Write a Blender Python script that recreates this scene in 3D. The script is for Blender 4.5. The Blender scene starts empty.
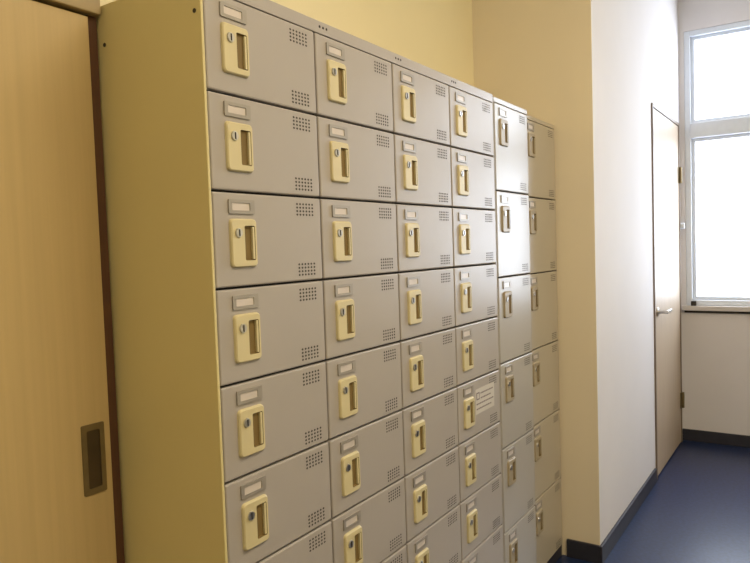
import bpy, bmesh, math, random
from mathutils import Vector, Matrix
random.seed(3)
S=bpy.context.scene
S.view_settings.view_transform='Standard'
S.view_settings.look='None'

# ------------------------------------------------------------ materials
def mat(name,col,rough=.5,metal=0.,spec=.5,noise=None,bump=None,coat=0):
    m=bpy.data.materials.new(name); m.use_nodes=True
    nt=m.node_tree; b=nt.nodes['Principled BSDF']
    b.inputs['Base Color'].default_value=(*col,1)
    b.inputs['Roughness'].default_value=rough
    b.inputs['Metallic'].default_value=metal
    b.inputs['Specular IOR Level'].default_value=spec
    b.inputs['Coat Weight'].default_value=coat
    tc=nt.nodes.new('ShaderNodeTexCoord')
    if noise:
        sc,amt=noise[:2]; stretch=noise[2] if len(noise)>2 else (1,1,1)
        mp=nt.nodes.new('ShaderNodeMapping'); mp.inputs['Scale'].default_value=stretch
        n=nt.nodes.new('ShaderNodeTexNoise'); n.inputs['Scale'].default_value=sc; n.inputs['Detail'].default_value=6
        nt.links.new(tc.outputs['Object'],mp.inputs[0]); nt.links.new(mp.outputs[0],n.inputs['Vector'])
        r=nt.nodes.new('ShaderNodeValToRGB')
        r.color_ramp.elements[0].position=.3; r.color_ramp.elements[1].position=.7
        r.color_ramp.elements[0].color=(*[c*(1-amt) for c in col],1)
        r.color_ramp.elements[1].color=(*[min(1,c*(1+amt)) for c in col],1)
        nt.links.new(n.outputs['Fac'],r.inputs[0]); nt.links.new(r.outputs[0],b.inputs['Base Color'])
    if bump:
        n2=nt.nodes.new('ShaderNodeTexNoise'); n2.inputs['Scale'].default_value=bump[0]
        bp=nt.nodes.new('ShaderNodeBump'); bp.inputs['Strength'].default_value=bump[1]; bp.inputs['Distance'].default_value=.002
        nt.links.new(tc.outputs['Object'],n2.inputs['Vector']); nt.links.new(n2.outputs['Fac'],bp.inputs['Height'])
        nt.links.new(bp.outputs[0],b.inputs['Normal'])
    return m
def emis(name,col,st):
    m=bpy.data.materials.new(name); m.use_nodes=True; nt=m.node_tree; nt.nodes.clear()
    e=nt.nodes.new('ShaderNodeEmission'); e.inputs[0].default_value=(*col,1); e.inputs[1].default_value=st
    o=nt.nodes.new('ShaderNodeOutputMaterial'); nt.links.new(e.outputs[0],o.inputs[0]); return m
M={}
M['wallW']=mat('wall_cream',(.83,.74,.48),.8,noise=(3,.02),bump=(180,.12))
M['wallC']=mat('wall_warm_lit',(.78,.69,.52),.8,noise=(3,.02),bump=(180,.12))  # warm lamp light on the cheek put into the wall colour
M['wallP']=mat('wall_cool_lit',(.72,.69,.70),.8,noise=(3,.02),bump=(180,.12))  # whiter, cooler copy: window daylight put into the wall colour
M['ceil']=mat('ceiling_white',(.85,.82,.76),.9,noise=(4,.02))
M['floor']=mat('floor_blue_vinyl',(.012,.024,.075),.32,noise=(60,.35))
M['base']=mat('baseboard_dark',(.026,.026,.038),.5,noise=(20,.1))
M['body']=mat('locker_body_cream',(.66,.57,.28),.5,noise=(5,.02))
M['door']=mat('locker_door_taupe',(.405,.370,.340),.34,noise=(4,.015),bump=(500,.05))
M['door2']=mat('locker_door_taupe_b',(.42,.395,.36),.30,noise=(4,.015),bump=(500,.05))
M['door3']=mat('locker_door_lit',(.46,.41,.33),.38,noise=(4,.015),bump=(500,.05))  # lighter, yellower door colour painting in how the last unit is lit
M['dark']=mat('gap_dark',(.03,.025,.02),.8,noise=(10,.05))
M['vent']=mat('vent_dark',(.06,.052,.045),.8,noise=(10,.05))
M['plate']=mat('lock_plate_ivory',(.62,.54,.31),.42,noise=(8,.03))
M['plate2']=mat('lock_plate_grey',(.36,.30,.20),.4,noise=(8,.03))
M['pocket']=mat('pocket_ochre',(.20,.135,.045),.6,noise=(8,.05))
M['metal']=mat('lock_metal',(.6,.58,.55),.3,1,noise=(40,.05))
M['holder']=mat('card_holder_steel',(.36,.33,.29),.35,.3,noise=(20,.04))
M['card']=mat('card_paper',(.62,.56,.52),.3,noise=(20,.05))
M['sticker']=mat('sticker_paper',(.58,.54,.48),.6,noise=(20,.03))
M['ink']=mat('ink',(.22,.18,.18),.7,noise=(20,.03))
M['wood']=mat('sliding_door_wood',(.56,.42,.20),.5,noise=(5,.045,(16,16,.4)))
M['header']=mat('door_header_wood',(.38,.29,.15),.5,noise=(6,.05,(.5,14,14)))
M['jamb']=mat('jamb_redbrown',(.10,.042,.02),.5,noise=(6,.15,(14,14,.6)))
M['bronze']=mat('handle_bronze',(.22,.17,.09),.35,.6,noise=(30,.1))
M['bronzed']=mat('handle_recess',(.09,.065,.035),.4,.5,noise=(30,.1))
M['wood2']=mat('hall_door_wood',(.46,.36,.26),.5,noise=(6,.06,(14,14,.5)))
M['frame2']=mat('hall_door_frame',(.20,.15,.11),.5,noise=(6,.1,(14,14,.5)))
M['alu']=mat('window_aluminium',(.72,.77,.85),.35,.05,noise=(30,.02))
M['sill']=mat('window_sill',(.60,.56,.54),.4,noise=(10,.03))
M['lamp']=emis('lamp_diffuser',(1,.84,.60),9)
g=bpy.data.materials.new('window_glass'); g.use_nodes=True; nt=g.node_tree; nt.nodes.clear()
t=nt.nodes.new('ShaderNodeBsdfTransparent'); gl=nt.nodes.new('ShaderNodeBsdfGlossy'); gl.inputs['Roughness'].default_value=.05
mx=nt.nodes.new('ShaderNodeMixShader'); mx.inputs[0].default_value=.06; o=nt.nodes.new('ShaderNodeOutputMaterial')
nt.links.new(t.outputs[0],mx.inputs[1]); nt.links.new(gl.outputs[0],mx.inputs[2]); nt.links.new(mx.outputs[0],o.inputs[0]); M['glass']=g

# ------------------------------------------------------------ mesh helper
class MB:
    def __init__(s): s.bm=bmesh.new(); s.mats=[]
    def mi(s,k):
        if k not in s.mats: s.mats.append(k)
        return s.mats.index(k)
    def box(s,x0,x1,y0,y1,z0,z1,k):
        i=s.mi(k); v=[s.bm.verts.new((x,y,z)) for x in (x0,x1) for y in (y0,y1) for z in (z0,z1)]
        for q in ((0,1,3,2),(4,6,7,5),(0,4,5,1),(2,3,7,6),(0,2,6,4),(1,5,7,3)):
            s.bm.faces.new([v[a] for a in q]).material_index=i
        return s
    def poly(s,pts,k):
        f=s.bm.faces.new([s.bm.verts.new(p) for p in pts]); f.material_index=s.mi(k)
    def rings(s,rings,ks,cap=None):
        vs=[[s.bm.verts.new(p) for p in r] for r in rings]
        n=len(vs[0])
        for a in range(len(vs)-1):
            for j in range(n):
                f=s.bm.faces.new([vs[a][j],vs[a][(j+1)%n],vs[a+1][(j+1)%n],vs[a+1][j]]); f.material_index=s.mi(ks[a])
        if cap: s.bm.faces.new(vs[-1]).material_index=s.mi(cap)
    def cyl(s,c,r,d,axis,k,n=14,r2=None):
        r2=r if r2 is None else r2
        def ring(off,rr):
            out=[]
            for j in range(n):
                a=2*math.pi*j/n; p=[0,0,0]; o=[i for i in range(3) if i!=axis]
                p[o[0]]=c[o[0]]+rr*math.cos(a); p[o[1]]=c[o[1]]+rr*math.sin(a); p[axis]=c[axis]+off; out.append(tuple(p))
            return out
        A=ring(0,r);B=ring(d,r2)
        s.rings([A,B],[k],k)
        s.bm.faces.new([s.bm.verts.new(p) for p in reversed(A)]).material_index=s.mi(k)
    def obj(s,name,parent=None,bevel=0,smooth=False):
        bmesh.ops.recalc_face_normals(s.bm,faces=s.bm.faces)
        me=bpy.data.meshes.new(name); s.bm.to_mesh(me); s.bm.free()
        for k in s.mats: me.materials.append(M[k])
        ob=bpy.data.objects.new(name,me); S.collection.objects.link(ob)
        if parent: ob.parent=parent
        if bevel:
            b=ob.modifiers.new('bevel','BEVEL'); b.width=bevel; b.segments=2; b.limit_method='ANGLE'; b.angle_limit=.6
        if smooth:
            for p in me.polygons: p.use_smooth=True
        return ob
def empty(name,loc=(0,0,0)):
    e=bpy.data.objects.new(name,None); S.collection.objects.link(e); return e
def rrect(x0,x1,z0,z1,r,y,n=4):
    pts=[]
    for cx,cz,a0 in ((x1-r,z1-r,0),(x0+r,z1-r,90),(x0+r,z0+r,180),(x1-r,z0+r,270)):
        for j in range(n+1):
            a=math.radians(a0+90*j/n); pts.append((cx+r*math.cos(a),y,cz+r*math.sin(a)))
    return pts

# ------------------------------------------------------------ room constants
CH=2.9; YB=.375; XE=3.9; YN=-.135; XW=1.908; YO=-2.3; XL=-2.6
T=.12
def wall(name,k,*b): MB().box(*b,k).obj(name)
wall('floor','floor',XL-T,XE+T,YO-T,YB+T,-.1,0)
wall('ceiling','ceil',XL-T,XE+T,YO-T,YB+T,CH,CH+.1)
wall('wall_back','wallW',XL-T,XW,YB,YB+T,0,CH)
wall('wall_left','wallW',XL-T,XL,YO,YB,0,CH)
wall('wall_front','wallW',XL-T,XE+T,YO-T,YO,0,CH)
# protruding wall: left cheek coloured as lamp-lit, long face as window-lit, with door opening
DX0,DX1,DZ=3.03,3.845,2.05
w=MB(); w.box(XW+.004,DX0,YN,YB+T,0,CH,'wallP'); w.box(XW,XW+.004,YN,YB+T,0,CH,'wallC'); w.box(DX0,DX1,YN,YB+T,DZ,CH,'wallP'); w.box(DX1,XE+T,YN,YB+T,0,CH,'wallP')
w.box(DX0,DX1,YN+.09,YB+T,0,DZ,'wallP'); w.obj('wall_corridor')
# window wall
WY0,WY1,WZ0,WZ1=-.165,-1.42,.885,2.63
w=MB(); w.box(XE,XE+T,YO,YN,0,WZ0,'wallP'); w.box(XE,XE+T,YO,YN,WZ1,CH,'wallP')
w.box(XE,XE+T,WY0,YN,WZ0,WZ1,'wallP'); w.box(XE,XE+T,YO,WY1,WZ0,WZ1,'wallP'); w.obj('wall_right')

# baseboards
h=.075;t=.012
MB().box(XW-t,DX0-.03,YN-t,YN,0,h,'base').box(XW-t,XW,YN,-.0,0,h,'base').obj('baseboard_corridor',bevel=.002)
MB().box(XE-t,XE,YO,YN-.001,0,h,'base').obj('baseboard_right',bevel=.002)
MB().box(XL,XE-t,YO,YO+t,0,h,'base').obj('baseboard_front',bevel=.002)
MB().box(XL,XL+t,YO+t,YB,0,h,'base').obj('baseboard_left',bevel=.002)

# window
e=empty('window_1')
w=MB(); f=.035; x0,x1=XE+.005,XE+.075; tz0,tz1=1.955,2.05
w.box(x0,x1,WY0-f,WY0,WZ0,WZ1,'alu'); w.box(x0,x1,WY1,WY1+f,WZ0,WZ1,'alu')
w.box(x0,x1,WY1+f,WY0-f,WZ0,WZ0+f,'alu'); w.box(x0,x1,WY1+f,WY0-f,WZ1-f,WZ1,'alu')
w.box(x0-.01,x1,WY1+f,WY0-f,tz0,tz1,'alu'); w.obj('frame',e,bevel=.003)
w=MB(); s=.022; xa,xb=XE+.03,XE+.06
for z0,z1 in ((WZ0+f,tz0),(tz1,WZ1-f)):
    a,b=(WY1+f,WY0-f)
    w.box(xa,xb,b-s,b,z0,z1,'alu'); w.box(xa,xb,a,a+s,z0,z1,'alu'); w.box(xa,xb,a+s,b-s,z0,z0+s,'alu'); w.box(xa,xb,a+s,b-s,z1-s,z1,'alu')
w.obj('sashes',e,bevel=.002)
w=MB()
for z0,z1 in ((WZ0+f+s,tz0-s),(tz1+s,WZ1-f-s)): w.box(XE+.043,XE+.047,WY1+f+s,WY0-f-s,z0,z1,'glass')
w.obj('glass',e)
MB().box(XE-.03,XE+.004,WY1-.03,WY0+.02,WZ0-.03,WZ0,'sill').box(XE-.014,XE+.0,WY1-.02,WY0+.01,WZ0-.045,WZ0-.03,'dark').obj('sill',e,bevel=.002)
MB().box(XE-.02,XE+.0,WY0-.06,WY0-.03,WZ0,WZ0+.03,'dark').obj('latch',e,bevel=.003)

# hallway door
e=empty('door_1')
w=MB(); w.box(DX0,DX0+.018,YN-.008,YN+.09,0,DZ,'frame2'); w.box(DX1-.018,DX1,YN-.008,YN+.09,0,DZ,'frame2'); w.box(DX0+.018,DX1-.018,YN-.008,YN+.09,DZ-.018,DZ,'frame2'); w.obj('frame',e,bevel=.002)
MB().box(DX0+.022,DX1-.022,YN-.004,YN+.036,.008,DZ-.022,'wood2').obj('leaf',e,bevel=.002)
w=MB(); hx=DX0+.075; w.cyl((hx,YN-.004,.92),.026,-.008,1,'metal'); w.cyl((hx,YN-.012,.92),.009,-.04,1,'metal'); w.box(hx-.008,hx+.11,YN-.062,YN-.046,.911,.929,'metal'); w.obj('lever_handle',e,bevel=.003)
w=MB()
for z in (.28,1.72): w.cyl((DX1-.018,YN-.014,z-.05),.011,.10,2,'bronze'); w.box(DX1-.05,DX1+.012,YN-.0075,YN-.0045,z-.05,z+.05,'bronze')
w.cyl((DX1+.02,YN,1.4),.02,-.03,1,'alu'); w.obj('hinges',e)

# sliding door at left
e=empty('door_2')
sd=.28
MB().box(-1.05,-.036,sd,sd+.035,.01,1.785,'wood').obj('leaf',e,bevel=.002)
w=MB(); w.rings([rrect(-.099,-.051,.868,1.004,.003,sd),rrect(-.099,-.051,.868,1.004,.003,sd-.003),rrect(-.089,-.061,.880,.992,.003,sd-.003),rrect(-.089,-.061,.880,.992,.003,sd-.0005)],['bronze','bronze','bronzed'],'bronzed'); w.obj('recessed_pull',e)
MB().box(-1.2,-.016,sd-.012,YB,1.79,1.87,'header').obj('header_rail',e,bevel=.002)
MB().box(-.034,-.014,sd+.006,YB,0,1.79,'jamb').obj('jamb',e,bevel=.001)

# ------------------------------------------------------------ lockers
def lock(P,H,x,z,pk):
    """x,z = door's left/top corner, face at y=H"""
    x0,x1=x+.038,x+.106; z1=z-.049; z0=z-.139; y=H
    # ivory escutcheon with finger pocket on right side
    R=[rrect(x0,x1,z0,z1,.008,y),rrect(x0+.001,x1-.001,z0+.001,z1-.001,.008,y-.004),rrect(x0+.003,x1-.003,z0+.003,z1-.003,.007,y-.006)]
    pk0=rrect(x0+.034,x1-.007,z0+.013,z1-.013,.003,y-.006); pk1=rrect(x0+.035,x1-.008,z0+.014,z1-.014,.003,y-.0006)
    P.rings(R+[pk0,pk1],[pk,pk,pk,'pocket'],'pocket')
    # grip lip inside the pocket
    P.box(x1-.013,x1-.008,y-.0056,y-.0008,z0+.015,z1-.015,pk)
    # key cylinder
    P.cyl((x0+.018,y-.006,z1-.026),.009,-.003,1,'metal',16,.008)
    P.box(x0+.0168,x0+.0192,y-.0098,y-.0088,z1-.032,z1-.020,'dark')
def holder(P,H,x,z,k='holder'):
    x0,x1=x+.038,x+.104; z1=z-.014; z0=z-.040; y=H
    P.rings([rrect(x0,x1,z0,z1,.002,y),rrect(x0,x1,z0,z1,.002,y-.003),rrect(x0+.008,x1-.012,z0+.006,z1-.006,.002,y-.003),rrect(x0+.008,x1-.012,z0+.006,z1-.006,.002,y-.0015)],[k,k,k],'card')
def vents(P,H,x,z,w,hh):
    for zt in (z-.014, z-hh+.038):
        for c in range(6):
            for r in range(4):
                cx=x+w-.082+c*.0098; cz=zt-r*.0072
                P.poly(rrect(cx,cx+.0062,cz-.0042,cz,.0018,H-.0004,1),'vent')
def cabinet(name,X0,X1,ncol,nrow,ztop,pitch,yf,dk,pk,hd,fl,skip=None):
    e=empty(name); D=YB-.004
    cw=(X1-X0-2*fl)/ncol; zb=ztop-nrow*pitch; g=.0022
    big=nrow==10
    b=MB()
    b.box(X0,X0+fl,yf if big else yf+.001,D,0,ztop+hd,'body' if big else dk); b.box(X1-fl,X1,yf+.002,D,0,ztop+hd,dk)
    b.box(X0+fl,X1-fl,yf+.001,D,ztop,ztop+hd,dk)
    b.box(X0+fl,X1-fl,yf+.015,D,.03,ztop,'dark')
    b.box(X0+fl,X1-fl,yf+.004,D,0,max(zb,.01),'base')
    b.obj('carcass',e,bevel=.0012)
    d=MB();L=MB();C=MB();V=MB()
    for i in range(ncol):
        for j in range(nrow):
            x=X0+fl+i*cw; z=ztop-j*pitch
            d.box(x+g,x+cw-g,yf,yf+.014,z-pitch+g,z-g,dk)
            lock(L,yf,x,z,pk); holder(C,yf,x,z); vents(V,yf,x,z,cw,pitch)
    d.obj('door_panels',e,bevel=.003); L.obj('lock_plates',e); C.obj('label_holders',e); V.obj('vent_slots',e)
    if big:
        s=MB()
        for y,z in ((.27,ztop-.05),(.015,ztop-.04)): s.cyl((X0,y,z),.004,-.001,0,'dark')
        for i in range(ncol):
            for k in range(3): s.cyl((X0+fl+i*cw+.02+.012*k,yf+.001,ztop+.014),.003,-.0005,1,'dark',8)
        s.obj('screw_holes',e)
        # notice on one door: paper label with lines of print and a boxed pictogram
        n=MB(); x=X0+fl+3*cw; z=ztop-5*pitch
        n.box(x+.120,x+.262,yf-.0008,yf-.0001,z-.112,z-.034,'sticker')
        n.box(x+.127,x+.150,yf-.0012,yf-.0008,z-.068,z-.045,'ink'); n.box(x+.131,x+.146,yf-.0015,yf-.0012,z-.064,z-.049,'sticker')
        for r,(a,bb) in enumerate(((.158,.250),(.158,.235),(.127,.252),(.127,.240))):
            cx=x+a; zz=z-.048-r*.0155
            while cx<x+bb:
                l=random.uniform(.004,.011); n.box(cx,cx+l,yf-.0012,yf-.0008,zz-.0045,zz,'ink'); cx+=l+.003
        n.obj('notice_label',e)
    return e
cabinet('locker_cabinet',-.010,1.240,4,10,1.785,.1752,0,'door','plate',.026,.006)
cabinet('locker_cabinet',1.242,1.548,1,6,1.790,.2895,0,'door2','plate2',.016,.003)
cabinet('locker_cabinet',1.550,1.902,1,6,1.785,.2895,.018,'door3','plate2',.016,.003)

# ------------------------------------------------------------ lights
def area(name,loc,rot,sx,sy,en,col):
    l=bpy.data.lights.new(name,'AREA'); l.shape='RECTANGLE'; l.size=sx; l.size_y=sy; l.energy=en; l.color=col
    o=bpy.data.objects.new(name,l); o.location=loc; o.rotation_euler=rot; S.collection.objects.link(o); return o
for i,(x,y,en) in enumerate(((.75,-1.3,24),(-1.1,-1.5,14))):
    e=empty('ceiling_light')
    MB().box(x-.6,x+.6,y-.12,y+.12,CH-.04,CH-.001,'alu').obj('housing',e,bevel=.004)
    MB().box(x-.58,x+.58,y-.1,y+.1,CH-.05,CH-.0401,'lamp').obj('diffuser',e)
    area('ceiling_lamp_light',(x,y,CH-.06),(0,0,0),1.1,.2,en,(1,.84,.61))
area('window_daylight',(XE+.5,(WY0+WY1)/2,1.76),(0,math.radians(90),0),1.8,1.5,80,(.74,.84,1))
W=bpy.data.worlds.new('World'); S.world=W; W.use_nodes=True
W.node_tree.nodes['Background'].inputs[0].default_value=(.90,.95,1,1); W.node_tree.nodes['Background'].inputs[1].default_value=3.6

# ------------------------------------------------------------ camera
yaw,pitch,roll=.98556,-.049639,-.03319; f=673.25
F=Vector((math.sin(yaw)*math.cos(pitch),math.cos(yaw)*math.cos(pitch),math.sin(pitch)))
r=Vector((math.cos(yaw),-math.sin(yaw),0)); u=r.cross(F)
R=r*math.cos(roll)+u*math.sin(roll); U=-r*math.sin(roll)+u*math.cos(roll)
cd=bpy.data.cameras.new('camera'); cd.sensor_width=36; cd.lens=f/750*36; cd.clip_start=.02
co=bpy.data.objects.new('camera',cd); S.collection.objects.link(co)
m=Matrix((R,U,-F)).transposed().to_4x4(); m.translation=Vector((-.8376,-.89,1.785-.4614)); co.matrix_world=m
S.camera=co
